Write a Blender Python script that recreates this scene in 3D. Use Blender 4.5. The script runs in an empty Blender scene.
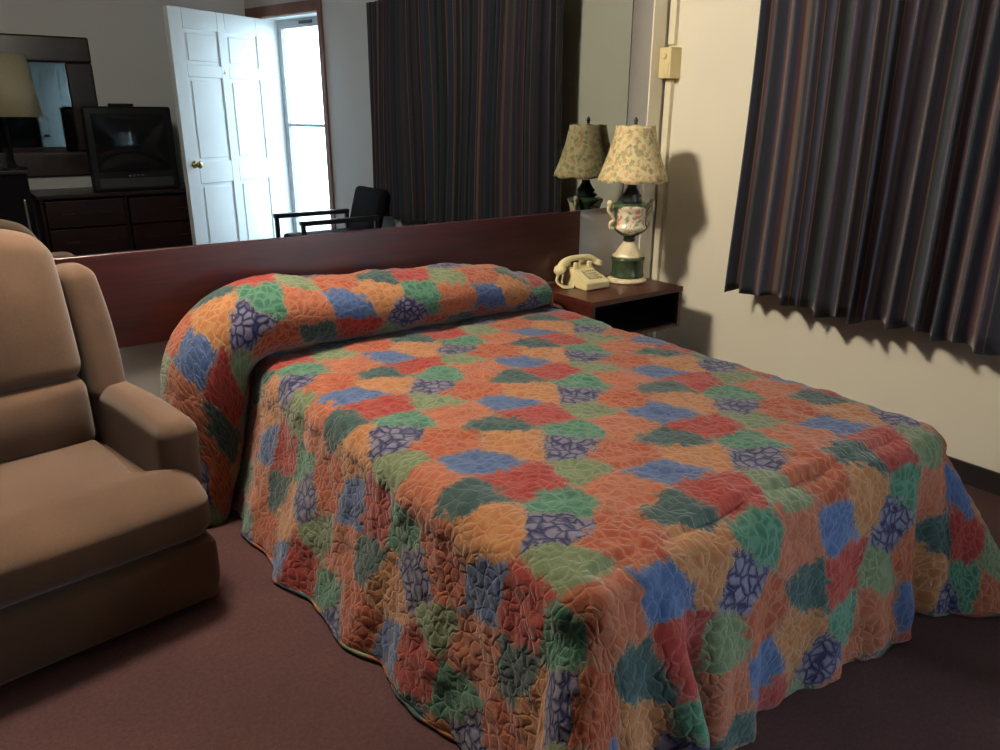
import bpy, bmesh, math, random
from mathutils import Vector, Matrix, noise
random.seed(4)
PI = math.pi
COL = bpy.context.scene.collection
sc = bpy.context.scene

# ------------------------------------------------------------------ helpers
def link(o, parent=None):
    COL.objects.link(o)
    if parent is not None:
        o.parent = parent
    return o

def tag(o, label=None, cat=None, group=None, kind=None):
    if label: o['label'] = label
    if cat: o['category'] = cat
    if group: o['group'] = group
    if kind: o['kind'] = kind
    return o

def empty(name, loc, rz=0.0, label=None, cat=None, group=None, kind=None):
    o = bpy.data.objects.new(name, None)
    o.empty_display_size = 0.1
    o.location = loc
    o.rotation_euler = (0, 0, rz)
    link(o)
    return tag(o, label, cat, group, kind)

def obj(name, bm, m, parent=None, smooth=False, bevel=None):
    bmesh.ops.recalc_face_normals(bm, faces=bm.faces)
    me = bpy.data.meshes.new(name)
    bm.to_mesh(me); bm.free()
    if smooth:
        for p in me.polygons: p.use_smooth = True
    if m: me.materials.append(m)
    o = bpy.data.objects.new(name, me)
    link(o, parent)
    if bevel:
        b = o.modifiers.new('Bevel', 'BEVEL'); b.width = bevel; b.segments = 3; b.limit_method = 'ANGLE'
    return o

def struct(name, bm, m, parent=None, smooth=False):
    o = obj(name, bm, m, parent, smooth)
    if parent is None: o['kind'] = 'structure'
    return o

def box(bm, x0, x1, y0, y1, z0, z1):
    vs = [bm.verts.new((x, y, z)) for x in (x0, x1) for y in (y0, y1) for z in (z0, z1)]
    for f in ((0,1,3,2),(4,6,7,5),(0,4,5,1),(2,3,7,6),(0,2,6,4),(1,5,7,3)):
        bm.faces.new([vs[i] for i in f])
    return vs

def B(*a):
    bm = bmesh.new()
    if not isinstance(a[0], (tuple, list)): a = [a]
    for q in a: box(bm, *q)
    return bm

def rbox(x0, x1, y0, y1, z0, z1, r, step=0.02, fn=None, bm=None):
    """rounded box on a fine grid, optionally deformed by fn(x,y,z)->(x,y,z)"""
    if bm is None: bm = bmesh.new()
    lo = (x0, y0, z0); hi = (x1, y1, z1)
    def pts(a, b):
        n = max(2, int((b - a - 2*r) / step))
        k = 4
        # arc samples in the corners so the rounding is even
        arc = [a + r*(1 - math.tan(PI/4*(1 - i/k))) for i in range(k)]
        mid = [a + r + (b - a - 2*r)*i/n for i in range(n + 1)]
        arc2 = [b - (q - a) for q in reversed(arc)]
        return arc + mid + arc2
    G = [pts(lo[i], hi[i]) for i in range(3)]
    cache = {}
    def vert(p):
        c = [min(max(p[i], lo[i] + r), hi[i] - r) for i in range(3)]
        d = Vector([p[i] - c[i] for i in range(3)])
        q = Vector(c) + (d.normalized()*r if d.length > 1e-9 else d)
        k = tuple(round(v, 6) for v in p)
        if k not in cache:
            if fn: q = Vector(fn(*q))
            cache[k] = bm.verts.new(q)
        return cache[k]
    for ax in range(3):
        u, v = [i for i in range(3) if i != ax]
        for side in (lo[ax], hi[ax]):
            for i in range(len(G[u]) - 1):
                for j in range(len(G[v]) - 1):
                    q = []
                    for a, b in ((i, j), (i+1, j), (i+1, j+1), (i, j+1)):
                        p = [0, 0, 0]; p[ax] = side; p[u] = G[u][a]; p[v] = G[v][b]
                        q.append(vert(p))
                    try: bm.faces.new(q)
                    except ValueError: pass
    return bm

def lathe(prof, seg=48, c=(0, 0), bm=None, fn=None, close=True):
    if bm is None: bm = bmesh.new()
    rings = []
    for r, z in prof:
        ring = []
        for i in range(seg):
            a = 2*PI*i/seg
            rr = r*(fn(a, z) if fn else 1)
            ring.append(bm.verts.new((c[0] + rr*math.cos(a), c[1] + rr*math.sin(a), z)))
        rings.append(ring)
    for a, b in zip(rings, rings[1:]):
        for i in range(seg):
            j = (i + 1) % seg
            bm.faces.new((a[i], a[j], b[j], b[i]))
    if close:
        bm.faces.new(rings[0]); bm.faces.new(rings[-1])
    return bm

def tube(pts, r, seg=10, bm=None, rad=None):
    if bm is None: bm = bmesh.new()
    pts = [Vector(p) for p in pts]
    rings = []
    n = len(pts)
    up = Vector((0, 0, 1))
    prev = None
    for i, p in enumerate(pts):
        t = (pts[min(i+1, n-1)] - pts[max(i-1, 0)]).normalized()
        if prev is None:
            a = t.cross(up)
            if a.length < 1e-3: a = t.cross(Vector((1, 0, 0)))
            a.normalize()
        else:
            a = (prev - t*prev.dot(t)).normalized()
        prev = a
        b = t.cross(a)
        rr = rad[i] if rad else r
        rings.append([bm.verts.new(p + a*rr*math.cos(2*PI*k/seg) + b*rr*math.sin(2*PI*k/seg)) for k in range(seg)])
    for a, b in zip(rings, rings[1:]):
        for k in range(seg):
            bm.faces.new((a[k], a[(k+1) % seg], b[(k+1) % seg], b[k]))
    bm.faces.new(rings[0]); bm.faces.new(rings[-1])
    return bm

def smooth_path(pts, n=8):
    P = [Vector(p) for p in pts]
    P = [P[0]*2 - P[1]] + P + [P[-1]*2 - P[-2]]
    out = []
    for i in range(1, len(P) - 2):
        for k in range(n):
            t = k/n
            a, b, c, d = P[i-1], P[i], P[i+1], P[i+2]
            out.append(0.5*((2*b) + (c - a)*t + (2*a - 5*b + 4*c - d)*t*t + (3*b - a - 3*c + d)*t**3))
    out.append(P[-2])
    return out

def interp(tab, x):
    if x <= tab[0][0]: return tab[0][1]
    for (a, va), (b, vb) in zip(tab, tab[1:]):
        if x <= b:
            t = (x - a)/(b - a); t = t*t*(3 - 2*t)
            return va + (vb - va)*t
    return tab[-1][1]

def sstep(a, b, x):
    t = min(1, max(0, (x - a)/(b - a)))
    return t*t*(3 - 2*t)

# ------------------------------------------------------------------ materials
class N:
    """small node-graph helper"""
    def __init__(s, name):
        s.m = bpy.data.materials.new(name); s.m.use_nodes = True
        s.t = s.m.node_tree; s.t.nodes.clear()
        s.out = s.t.nodes.new('ShaderNodeOutputMaterial')
    def n(s, typ, **kw):
        nd = s.t.nodes.new(typ)
        for k, v in kw.items():
            if k.startswith('i_'): nd.inputs[k[2:]].default_value = v
            else: setattr(nd, k, v)
        return nd
    def l(s, a, b): s.t.links.new(a, b)
    def math(s, op, a, b=None, c=None, clamp=False):
        nd = s.n('ShaderNodeMath', operation=op); nd.use_clamp = clamp
        for i, v in enumerate((a, b, c)):
            if v is None: continue
            if isinstance(v, (int, float)): nd.inputs[i].default_value = v
            else: s.l(v, nd.inputs[i])
        return nd.outputs[0]
    def vmath(s, op, a, b=None, c=None):
        nd = s.n('ShaderNodeVectorMath', operation=op)
        for i, v in enumerate((a, b, c)):
            if v is None: continue
            if isinstance(v, (tuple, list)): nd.inputs[i].default_value = v
            else: s.l(v, nd.inputs[i])
        return nd
    def mix(s, f, a, b):
        nd = s.n('ShaderNodeMix', data_type='RGBA')
        for sock, v in ((nd.inputs[0], f), (nd.inputs[6], a), (nd.inputs[7], b)):
            if isinstance(v, (int, float)): sock.default_value = v
            elif isinstance(v, (tuple, list)): sock.default_value = (*v[:3], 1)
            else: s.l(v, sock)
        return nd.outputs[2]
    def coord(s, which='Object', scale=(1, 1, 1)):
        tc = s.n('ShaderNodeTexCoord')
        mp = s.n('ShaderNodeMapping'); mp.inputs['Scale'].default_value = scale
        s.l(tc.outputs[which], mp.inputs[0])
        return mp.outputs[0]
    def noise(s, vec, scale, detail=3, rough=.5):
        nd = s.n('ShaderNodeTexNoise', i_Scale=scale, i_Detail=detail, i_Roughness=rough)
        s.l(vec, nd.inputs['Vector']); return nd
    def ramp(s, f, stops, interp='LINEAR'):
        nd = s.n('ShaderNodeValToRGB'); cr = nd.color_ramp; cr.interpolation = interp
        while len(cr.elements) < len(stops): cr.elements.new(0.5)
        for e, (p, c) in zip(cr.elements, stops):
            e.position = p; e.color = (*c[:3], 1)
        s.l(f, nd.inputs[0]); return nd.outputs[0]
    def bsdf(s, color, rough=.5, bump=None, bstr=.3, bdist=.01, **kw):
        p = s.n('ShaderNodeBsdfPrincipled')
        for k, v in (('Base Color', color), ('Roughness', rough)):
            if isinstance(v, (int, float)): p.inputs[k].default_value = v
            elif isinstance(v, (tuple, list)): p.inputs[k].default_value = (*v[:3], 1)
            else: s.l(v, p.inputs[k])
        for k, v in kw.items(): p.inputs[k.replace('_', ' ')].default_value = v
        if bump is not None:
            b = s.n('ShaderNodeBump', i_Strength=bstr, i_Distance=bdist)
            s.l(bump, b.inputs['Height']); s.l(b.outputs[0], p.inputs['Normal'])
        s.l(p.outputs[0], s.out.inputs[0])
        return s.m

def srgb(r, g, b):
    f = lambda c: (c/255)/12.92 if c/255 <= .04045 else ((c/255 + .055)/1.055)**2.4
    return (f(r), f(g), f(b))

def plain(name, c, rough=.5, var=.15, scale=30, bstr=.1, bdist=.002, **kw):
    g = N(name); v = g.coord('Object')
    nz = g.noise(v, scale, 4, .6)
    col = g.ramp(nz.outputs[0], [(.3, tuple(q*(1 - var) for q in c)), (.7, tuple(min(1, q*(1 + var)) for q in c))])
    return g.bsdf(col, rough, nz.outputs[0], bstr, bdist, **kw)

def paint_mat(name, c):
    g = N(name); v = g.coord('Object')
    big = g.noise(v, 1.3, 3, .5); fine = g.noise(v, 160, 3, .6)
    col = g.ramp(big.outputs[0], [(.3, tuple(q*.95 for q in c)), (.7, c)])
    return g.bsdf(col, .62, fine.outputs[0], .12, .002)

M = {}
M['wall'] = paint_mat('cream_wall_paint', (.80, .76, .62))
M['wall_grey'] = paint_mat('grey_white_wall_paint', (.54, .52, .50))
M['ceiling'] = paint_mat('ceiling_paint', (.34, .33, .31))
M['white'] = plain('white_door_paint', (.80, .84, .86), .4, .02, 8)
M['trimwood'] = plain('brown_door_trim', srgb(130, 88, 78), .45, .15, 12)
M['conduit'] = plain('cream_conduit_paint', (.74, .70, .54), .4, .03, 20)
M['ivory'] = plain('ivory_plastic', srgb(222, 208, 158), .35, .03, 20)
M['ivory_dark'] = plain('grey_button_plastic', srgb(150, 148, 122), .4, .05, 20)
M['brass'] = plain('aged_brass', (.55, .40, .18), .3, .2, 30, Metallic=1.0)
M['blackmetal'] = plain('black_metal', (.02, .02, .022), .35, .2, 30)
M['blackplastic'] = plain('black_plastic', (.012, .012, .015), .4, .1, 30, Specular_IOR_Level=.2)
M['blackvinyl'] = plain('black_vinyl', (.01, .008, .012), .8, .2, 25, Specular_IOR_Level=.1)
M['wall_far'] = paint_mat('pale_grey_far_wall_paint', (.70, .68, .70))
M['baseboard'] = plain('dark_vinyl_baseboard', (.015, .013, .012), .5, .1, 20)
M['concrete'] = plain('concrete', (.5, .5, .48), .9, .15, 6)
M['sheet'] = plain('white_sheet_cloth', (.7, .7, .68), .9, .04, 60)
M['chrome'] = plain('brushed_metal', (.6, .58, .52), .25, .05, 40, Metallic=1.0)

def wood_mat(name, dark, light, axis='x', rough=.28, sc_=1.0):
    g = N(name)
    s = {'x': (.6, 9, 9), 'y': (9, .6, 9), 'z': (9, 9, .6)}[axis]
    v = g.coord('Object', tuple(q*sc_ for q in s))
    nz = g.noise(v, 2.2, 6, .62)
    v2 = g.coord('Object', tuple(q*6*sc_ for q in s))
    n2 = g.noise(v2, 3, 3, .5)
    f = g.math('ADD', g.math('MULTIPLY', nz.outputs[0], .75), g.math('MULTIPLY', n2.outputs[0], .25))
    col = g.ramp(f, [(.32, dark), (.52, tuple((a + b)/2 for a, b in zip(dark, light))), (.7, light)])
    return g.bsdf(col, rough, n2.outputs[0], .08, .001)
M['headboard'] = wood_mat('mahogany_laminate', srgb(32, 10, 11), srgb(76, 27, 23), 'x', .3)
M['nightwood'] = wood_mat('brown_mahogany_veneer', srgb(50, 20, 16), srgb(92, 42, 31), 'x', .3)
M['darkwood'] = wood_mat('dark_cherry_wood', srgb(24, 12, 14), srgb(50, 22, 24), 'x', .3)
M['cubby'] = plain('cubby_shade_black', (.010, .007, .008), .6, .1, 20)  # near-black colour paints in the shade of the open cubby

g = N('mirror_silver')
gl = g.n('ShaderNodeBsdfGlossy', i_Roughness=0.004); gl.inputs['Color'].default_value = (.36, .40, .41, 1)
g.l(gl.outputs[0], g.out.inputs[0]); M['mirror'] = g.m

g = N('door_glass')
tr = g.n('ShaderNodeBsdfTransparent'); tr.inputs[0].default_value = (.93, .96, .97, 1)
gs = g.n('ShaderNodeBsdfGlossy', i_Roughness=.02)
mx = g.n('ShaderNodeMixShader'); mx.inputs[0].default_value = .05
g.l(tr.outputs[0], mx.inputs[1]); g.l(gs.outputs[0], mx.inputs[2]); g.l(mx.outputs[0], g.out.inputs[0])
M['glass'] = g.m

# carpet
g = N('mauve_carpet'); v = g.coord('Object')
n1 = g.noise(v, 420, 2, .7); n2 = g.noise(v, 3.0, 4, .6); n3 = g.noise(v, 90, 3, .6)
f = g.math('ADD', g.math('MULTIPLY', n1.outputs[0], .5), g.math('ADD', g.math('MULTIPLY', n3.outputs[0], .3), g.math('MULTIPLY', n2.outputs[0], .2)))
col = g.ramp(f, [(.33, srgb(46, 26, 27)), (.5, srgb(68, 40, 40)), (.68, srgb(94, 60, 58))])
M['carpet'] = g.bsdf(col, .95, n1.outputs[0], .7, .004)

# upholstery
g = N('tan_tweed_upholstery'); v = g.coord('Object')
n1 = g.noise(v, 500, 2, .7); n2 = g.noise(v, 4.0, 4, .6)
wv = g.n('ShaderNodeTexWave', i_Scale=120.0, i_Distortion=3.0); g.l(v, wv.inputs[0])
f = g.math('ADD', g.math('MULTIPLY', n1.outputs[0], .55), g.math('MULTIPLY', n2.outputs[0], .45))
col = g.ramp(f, [(.3, srgb(64, 44, 30)), (.5, srgb(84, 59, 40)), (.7, srgb(103, 75, 52))])
M['tweed'] = g.bsdf(col, .9, n1.outputs[0], .35, .002, Sheen_Weight=.2)

# bedspread : a printed repeat, laid out as patches on a skewed lattice in cloth coordinates
PATCH = [ # a, b, size, fill, line
    (0.00, 0.00, 0.90, (.34, .31, .42), (.025, .03, .13)),
    (0.02, 0.29, 0.92, (.05, .21, .13), (.30, .56, .38)),
    (0.10, 0.65, 0.84, (.20, .27, .13), (.44, .52, .32)),
    (0.32, 0.93, 1.10, (.50, .085, .035), (.80, .36, .20)),
    (0.67, 0.98, 1.08, (.60, .23, .085), (.86, .50, .27)),
    (0.27, 0.44, 1.14, (.60, .17, .085), (.78, .36, .23)),
    (0.78, 0.50, 1.06, (.46, .045, .04), (.66, .17, .12)),
    (0.54, 0.71, 1.02, (.08, .15, .36), (.24, .33, .56)),
    (0.57, 0.27, 0.86, (.04, .095, .095), (.12, .21, .19)),
]
A0 = (1.198, -1.460)
g = N('quilted_bedspread_print')
uv = g.n('ShaderNodeUVMap'); uv.uv_map = 'cloth'
warp = g.noise(uv.outputs[0], 9.0, 3, .6)
wv = g.vmath('SUBTRACT', warp.outputs['Color'], (.5, .5, .5))
wv = g.vmath('MULTIPLY', wv.outputs[0], (.06, .06, 0))
scal = g.n('ShaderNodeTexVoronoi', i_Scale=30.0); g.l(uv.outputs[0], scal.inputs['Vector'])
sc2 = g.vmath('SUBTRACT', scal.outputs['Color'], (.5, .5, .5))
sc2 = g.vmath('MULTIPLY', sc2.outputs[0], (.02, .02, 0))
P0 = g.vmath('ADD', uv.outputs[0], wv.outputs[0])
P0 = g.vmath('ADD', P0.outputs[0], sc2.outputs[0])
fz = g.noise(uv.outputs[0], 150, 2, .6)
fz = g.vmath('MULTIPLY', g.vmath('SUBTRACT', fz.outputs['Color'], (.5, .5, .5)).outputs[0], (.042, .042, 0))
P0 = g.vmath('ADD', P0.outputs[0], fz.outputs[0])
P0 = g.vmath('SUBTRACT', P0.outputs[0], (A0[0], A0[1], 0))
L1, L2 = .46, .389
r2 = math.sqrt(.5)
da = g.vmath('DOT_PRODUCT', P0.outputs[0], (r2/L1, -r2/L1, 0)).outputs['Value']
db = g.vmath('DOT_PRODUCT', P0.outputs[0], (r2/L2, r2/L2, 0)).outputs['Value']
best = fill = line = netmask = None
for i, (a, b, sz, cf, cl) in enumerate(PATCH):
    xa = g.math('MULTIPLY', g.math('WRAP', g.math('SUBTRACT', da, a), .5, -.5), L1)
    xb = g.math('MULTIPLY', g.math('WRAP', g.math('SUBTRACT', db, b), .5, -.5), L2)
    # patches are a little longer along one lattice direction
    ux = g.math('MULTIPLY', xa, .90)
    uy = g.math('MULTIPLY', xb, 1.12)
    d = g.math('SQRT', g.math('ADD', g.math('MULTIPLY', ux, ux), g.math('MULTIPLY', uy, uy)))
    d = g.math('MULTIPLY', d, 1/sz)
    if best is None:
        best = d; sec = g.math('ADD', d, 1.0)
        rgb = g.n('ShaderNodeRGB'); rgb.outputs[0].default_value = (*cf, 1); fill = rgb.outputs[0]
        rgb = g.n('ShaderNodeRGB'); rgb.outputs[0].default_value = (*cl, 1); line = rgb.outputs[0]
        netmask = g.math('MULTIPLY', 1.0, 1.0)
    else:
        m_ = g.math('LESS_THAN', d, best)
        sec = g.math('MINIMUM', sec, g.math('MAXIMUM', d, best)); best = g.math('MINIMUM', d, best)
        fill = g.mix(m_, fill, cf); line = g.mix(m_, line, cl)
        netmask = g.math('MULTIPLY', netmask, g.math('SUBTRACT', 1.0, m_))
jit = g.noise(uv.outputs[0], 26, 2, .5)
jv = g.vmath('MULTIPLY', g.vmath('SUBTRACT', jit.outputs['Color'], (.5, .5, .5)).outputs[0], (.03, .03, 0))
Pn = g.vmath('ADD', uv.outputs[0], jv.outputs[0])
vo = g.n('ShaderNodeTexVoronoi', feature='DISTANCE_TO_EDGE', i_Scale=36.0); g.l(Pn.outputs[0], vo.inputs['Vector'])
net = g.ramp(vo.outputs['Distance'], [(.05, (1, 1, 1)), (.22, (0, 0, 0))])
n5 = g.noise(uv.outputs[0], 70, 3, .7)
strength = g.math('ADD', .44, g.math('MULTIPLY', netmask, .56))
lf = g.math('MULTIPLY', net, strength)
spk = g.math('MULTIPLY', g.math('SUBTRACT', n5.outputs[0], .40), 1.3, clamp=True)
lf = g.math('MAXIMUM', lf, g.math('MULTIPLY', spk, .55))
bord = g.ramp(g.math('SUBTRACT', sec, best), [(.002, (1, 1, 1)), (.018, (0, 0, 0))])
col = g.mix(lf, fill, line)
col = g.mix(g.math('MULTIPLY', bord, .30), col, (.50, .40, .28))
q1 = g.n('ShaderNodeTexVoronoi', feature='DISTANCE_TO_EDGE', i_Scale=36.0); g.l(Pn.outputs[0], q1.inputs['Vector'])
q2 = g.ramp(q1.outputs['Distance'], [(0.0, (0, 0, 0)), (.12, (.55, .55, .55)), (.45, (1, 1, 1))])
hn = g.math('ADD', g.math('MULTIPLY', q2, .7), g.math('MULTIPLY', n5.outputs[0], .5))
hs_ = g.n('ShaderNodeHueSaturation', i_Saturation=1.05, i_Value=.43); g.l(col, hs_.inputs['Color'])
M['spread'] = g.bsdf(hs_.outputs[0], .85, hn, .45, .010, Sheen_Weight=.2, Specular_IOR_Level=.2)

# curtain : stripes along the cloth
g = N('striped_curtain_cloth')
uv = g.n('ShaderNodeUVMap'); uv.uv_map = 'cloth'
sx = g.n('ShaderNodeSeparateXYZ'); g.l(uv.outputs[0], sx.inputs[0])
fr = g.math('FRACT', g.math('MULTIPLY', sx.outputs[0], 1/.52))
navy = srgb(44, 50, 72); blk = srgb(28, 26, 34); tan = srgb(128, 102, 84); bur = srgb(84, 56, 66); gry = srgb(88, 84, 92); grn = srgb(44, 58, 62); plum = srgb(60, 46, 66)
st = [(0, navy), (.07, blk), (.11, tan), (.125, bur), (.17, plum), (.22, tan), (.232, blk), (.30, grn), (.36, navy), (.42, bur), (.44, tan), (.452, gry), (.475, plum), (.54, blk),
      (.60, navy), (.66, bur), (.70, tan), (.73, gry), (.745, blk), (.80, plum), (.85, tan), (.86, grn), (.90, navy), (.95, bur), (.975, tan), (.985, blk)]
col = g.ramp(fr, st, 'CONSTANT')
tx = g.noise(uv.outputs[0], 300, 2, .6)
col = g.mix(g.math('MULTIPLY', tx.outputs[0], .6), col, (.016, .016, .02))
M['curtain'] = g.bsdf(col, .8, tx.outputs[0], .3, .002, Sheen_Weight=.25)

# lamp shade : cream cloth with small faded flowers
g = N('floral_shade_cloth'); v = g.coord('Object')
vo = g.n('ShaderNodeTexVoronoi', i_Scale=44.0); wn_ = g.noise(v, 70, 2, .5); wv_ = g.vmath('MULTIPLY', g.vmath('SUBTRACT', wn_.outputs['Color'], (.5, .5, .5)).outputs[0], (.03, .03, .03)); g.l(g.vmath('ADD', v, wv_.outputs[0]).outputs[0], vo.inputs['Vector'])
spot = g.ramp(vo.outputs['Distance'], [(.42, (1, 1, 1)), (.62, (0, 0, 0))])
sepc = g.n('ShaderNodeSeparateColor'); g.l(vo.outputs['Color'], sepc.inputs[0])
fc = g.ramp(sepc.outputs[0], [(0, srgb(176, 104, 80)), (.26, srgb(112, 108, 60)), (.5, srgb(196, 136, 100)), (.66, srgb(84, 92, 58)), (.85, srgb(190, 160, 92))], 'CONSTANT')
n4 = g.noise(v, 60, 2, .5)
col = g.mix(g.math('MULTIPLY', spot, g.math('ADD', .15, g.math('MULTIPLY', n4.outputs[0], .8)), clamp=True), srgb(212, 198, 150), fc)
M['shade'] = g.bsdf(col, .85, n4.outputs[0], .1, .002)
M['tanshade'] = plain('tan_shade_cloth', srgb(170, 158, 130), .85, .06, 60)

# painted porcelain urn
g = N('painted_porcelain'); tc = g.n('ShaderNodeTexCoord')
sp = g.n('ShaderNodeSeparateXYZ'); g.l(tc.outputs['Object'], sp.inputs[0])
dirn = g.vmath('MULTIPLY', tc.outputs['Object'], (1, 1, 0))
dirn = g.vmath('NORMALIZE', dirn.outputs[0])
fcam = g.math('ABSOLUTE', g.vmath('DOT_PRODUCT', dirn.outputs[0], (-.62, -.78, 0)).outputs['Value'])
nzs = g.noise(tc.outputs['Object'], 22, 3, .6)
edge = g.math('ADD', fcam, g.math('MULTIPLY', g.math('SUBTRACT', nzs.outputs[0], .5), .35))
zc = g.math('ABSOLUTE', g.math('SUBTRACT', sp.outputs[2], .305))
edge = g.math('SUBTRACT', edge, g.math('MULTIPLY', g.math('POWER', g.math('MULTIPLY', zc, 1/.06), 4.0), .35))
mask = g.ramp(edge, [(.46, (0, 0, 0)), (.53, (1, 1, 1))])
rz = g.noise(tc.outputs['Object'], 34, 2, .5)
rose = g.ramp(rz.outputs[0], [(.36, srgb(150, 160, 110)), (.46, srgb(236, 226, 196)), (.56, srgb(236, 224, 196)), (.64, srgb(206, 138, 120))])
grn_ = g.ramp(nzs.outputs[0], [(.35, srgb(46, 70, 50)), (.6, srgb(84, 106, 76)), (.72, srgb(170, 168, 120))])
col = g.mix(mask, grn_, rose)
M['urn'] = g.bsdf(col, .22)
M['urn_green'] = plain('green_porcelain', srgb(60, 74, 54), .22, .35, 30)
M['urn_cream'] = plain('cream_porcelain', srgb(222, 208, 168), .25, .12, 30)
M['urn_dark'] = plain('dark_bronze', srgb(38, 42, 38), .35, .3, 30)

g = N('lit_globe'); em = g.n('ShaderNodeEmission', i_Strength=215.0); em.inputs[0].default_value = (1, .87, .69, 1)
g.l(em.outputs[0], g.out.inputs[0]); M['globe'] = g.m

# ------------------------------------------------------------------ room shell (floor z=0, mirror wall y=0, curtain wall x=3.06)
WX, BY, CH, LX = 3.06, -4.5, 2.56, -3.0
struct('floor', B(LX - .1, WX + .1, BY - .1, .1, -.1, 0), M['carpet'])
struct('ceiling', B(LX - .1, WX + .1, BY - .1, .1, CH, CH + .1), M['ceiling'])
struct('wall_front', B(LX - .1, WX + .1, 0, .1, 0, CH), M['wall_grey'])
struct('wall_right', B(WX, WX + .1, BY - .1, 0, 0, CH), M['wall'])
struct('wall_left', B(LX - .1, LX, BY, 0, 0, CH), M['nightwood'])  # out of view; dark wood finish added to cut bounced light
struct('wall_back', B(LX - .1, 2.52, BY - .1, BY, 0, CH), M['wall_far'])

# wall with the entrance door, set at an angle across the corner
W0 = Vector((3.06, -2.37)); WD = Vector((-.2388, -.9711)).normalized(); WN = Vector((-WD.y, WD.x))
LJ, LH, HD = 1.184, 1.965, 2.13
def wbox(bm, l0, l1, d0, d1, z0, z1):
    for v in box(bm, l0, l1, d0, d1, z0, z1):
        p = W0 + WD*v.co.x + WN*v.co.y
        v.co.x, v.co.y = p.x, p.y
def WB(*a):
    bm = bmesh.new()
    for q in a: wbox(bm, *q)
    return bm
struct('wall_corner', WB((-.06, LJ, 0, .19, 0, CH), (LH, 2.26, 0, .19, 0, CH), (LJ, LH, 0, .19, HD, CH)), M['wall_far'])
# keep the curtain wall out of the doorway
bpy.data.objects.remove(bpy.data.objects['wall_right'])
struct('wall_right', B(WX, WX + .1, -2.42, 0, 0, CH), M['wall'])
gnd = struct('ground', B(2.2, 9, -10, 2, -.2, -.1), M['concrete'])
struct('trim_1', WB((LJ - .05, LH + .28, -.018, 0, HD, HD + .085), (LJ - .05, LJ, -.018, 0, 0, HD), (LH, LH + .05, -.018, 0, 0, HD)), M['trimwood'])
struct('trim_2', WB((LJ, LJ + .012, 0, .19, 0, HD - .012), (LH - .012, LH, 0, .19, 0, HD - .012), (LJ, LH, 0, .19, HD - .012, HD)), M['white'])
# storm door
a, b = LJ + .013, LH - .013
door2 = struct('door_2', WB((a, a + .05, .13, .165, .01, HD - .014), (b - .055, b, .13, .165, .01, HD - .014), (a + .05, b - .055, .13, .165, HD - .085, HD - .014),
                (a + .05, b - .055, .13, .165, 1.235, 1.262), (a + .05, b - .055, .13, .165, .01, .2)), M['chrome'])
door2.data.materials[0] = plain('grey_storm_door_frame', srgb(168, 172, 176), .4, .03, 20)
struct('glass_pane', WB((a + .05, b - .055, .144, .15, .2, 1.235), (a + .05, b - .055, .144, .15, 1.262, HD - .085)), M['glass'], door2)
bm = WB((a + .25, a + .42, .116, .1299, HD - .06, HD - .035))
obj('door_closer', bm, M['blackmetal'], door2)

# six-panel entrance door, standing open
Hn = W0 + WD*(LH - .005); Fn = Vector((1.650, -3.80)); Dd = Fn - Vector((Hn.x, Hn.y)); DWd = 1.02
rz = math.atan2(Dd.y, Dd.x)
door1 = empty('door_1', (Hn.x - .01, Hn.y + .012, 0), rz, kind='structure')
rows = ((.22, .80), (.97, 1.62), (1.71, 1.97))
cols = ((.11, .46), (.54, .89))
bm = B(.005, DWd, -.008, .008, .012, 2.116)
obj('door_leaf', bm, M['white'], door1)
bm = bmesh.new()
zs = [.012, .22, .80, .97, 1.62, 1.71, 1.97, 2.116]
for s in (-1, 1):
    y0, y1 = sorted((s*.0082, s*.021))
    for x0, x1 in ((.005, .11), (.46, .54), (.89, DWd)): box(bm, x0, x1, y0, y1, .012, 2.116)
    for x0, x1 in cols:
        for z0, z1 in zip(zs[0::2], zs[1::2]): box(bm, x0, x1, y0, y1, z0, z1)
obj('stile_and_rail', bm, M['white'], door1, bevel=.004)
for s in (-1, 1):
    for x0, x1 in cols:
        for z0, z1 in rows:
            y0, y1 = sorted((s*.0082, s*.0165))
            obj('panel', B(x0 + .03, x1 - .03, y0, y1, z0 + .03, z1 - .03), M['white'], door1, bevel=.007)
bm = bmesh.new()
for s in (-1, 1):
    vs0 = len(bm.verts)
    lathe([(.028, 0), (.028, .006), (.012, .010), (.011, .035), (.024, .045), (.029, .058), (.024, .07), (.006, .076)], 24, bm=bm)
    bm.verts.ensure_lookup_table()
    for v in bm.verts[vs0:]:
        x, y, z = v.co; v.co = Vector((.935 + x, s*(.021 + z), .955 + y))
obj('door_knob', bm, M['brass'], door1, smooth=True)
bm = bmesh.new()
lathe([(.012, 0), (.012, .006), (.004, .007)], 16, bm=bm)
for v in bm.verts: x, y, z = v.co; v.co = Vector((.5 + x, -.021 - z if False else -(.021 + z), 1.665 + y))
lathe2 = bmesh.new(); lathe([(.012, 0), (.012, .006), (.004, .007)], 16, bm=lathe2)
for v in lathe2.verts: x, y, z = v.co; v.co = Vector((.5 + x, .021 + z, 1.665 + y))
obj('peephole', bm, M['brass'], door1); obj('peephole', lathe2, M['brass'], door1)

# baseboards
struct('baseboard_right', B(WX - .012, WX, -2.36, -.001, .0, .085), M['baseboard'])
struct('baseboard_back', B(LX, 2.50, BY, BY + .012, 0, .085), M['baseboard'])
struct('baseboard_front', B(LX, WX - .013, -.012, -.0005, 0, .085), M['baseboard'])
struct('trim_3', B(2.935, 3.02, -.008, 0, .085, CH), M['wall'])

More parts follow.
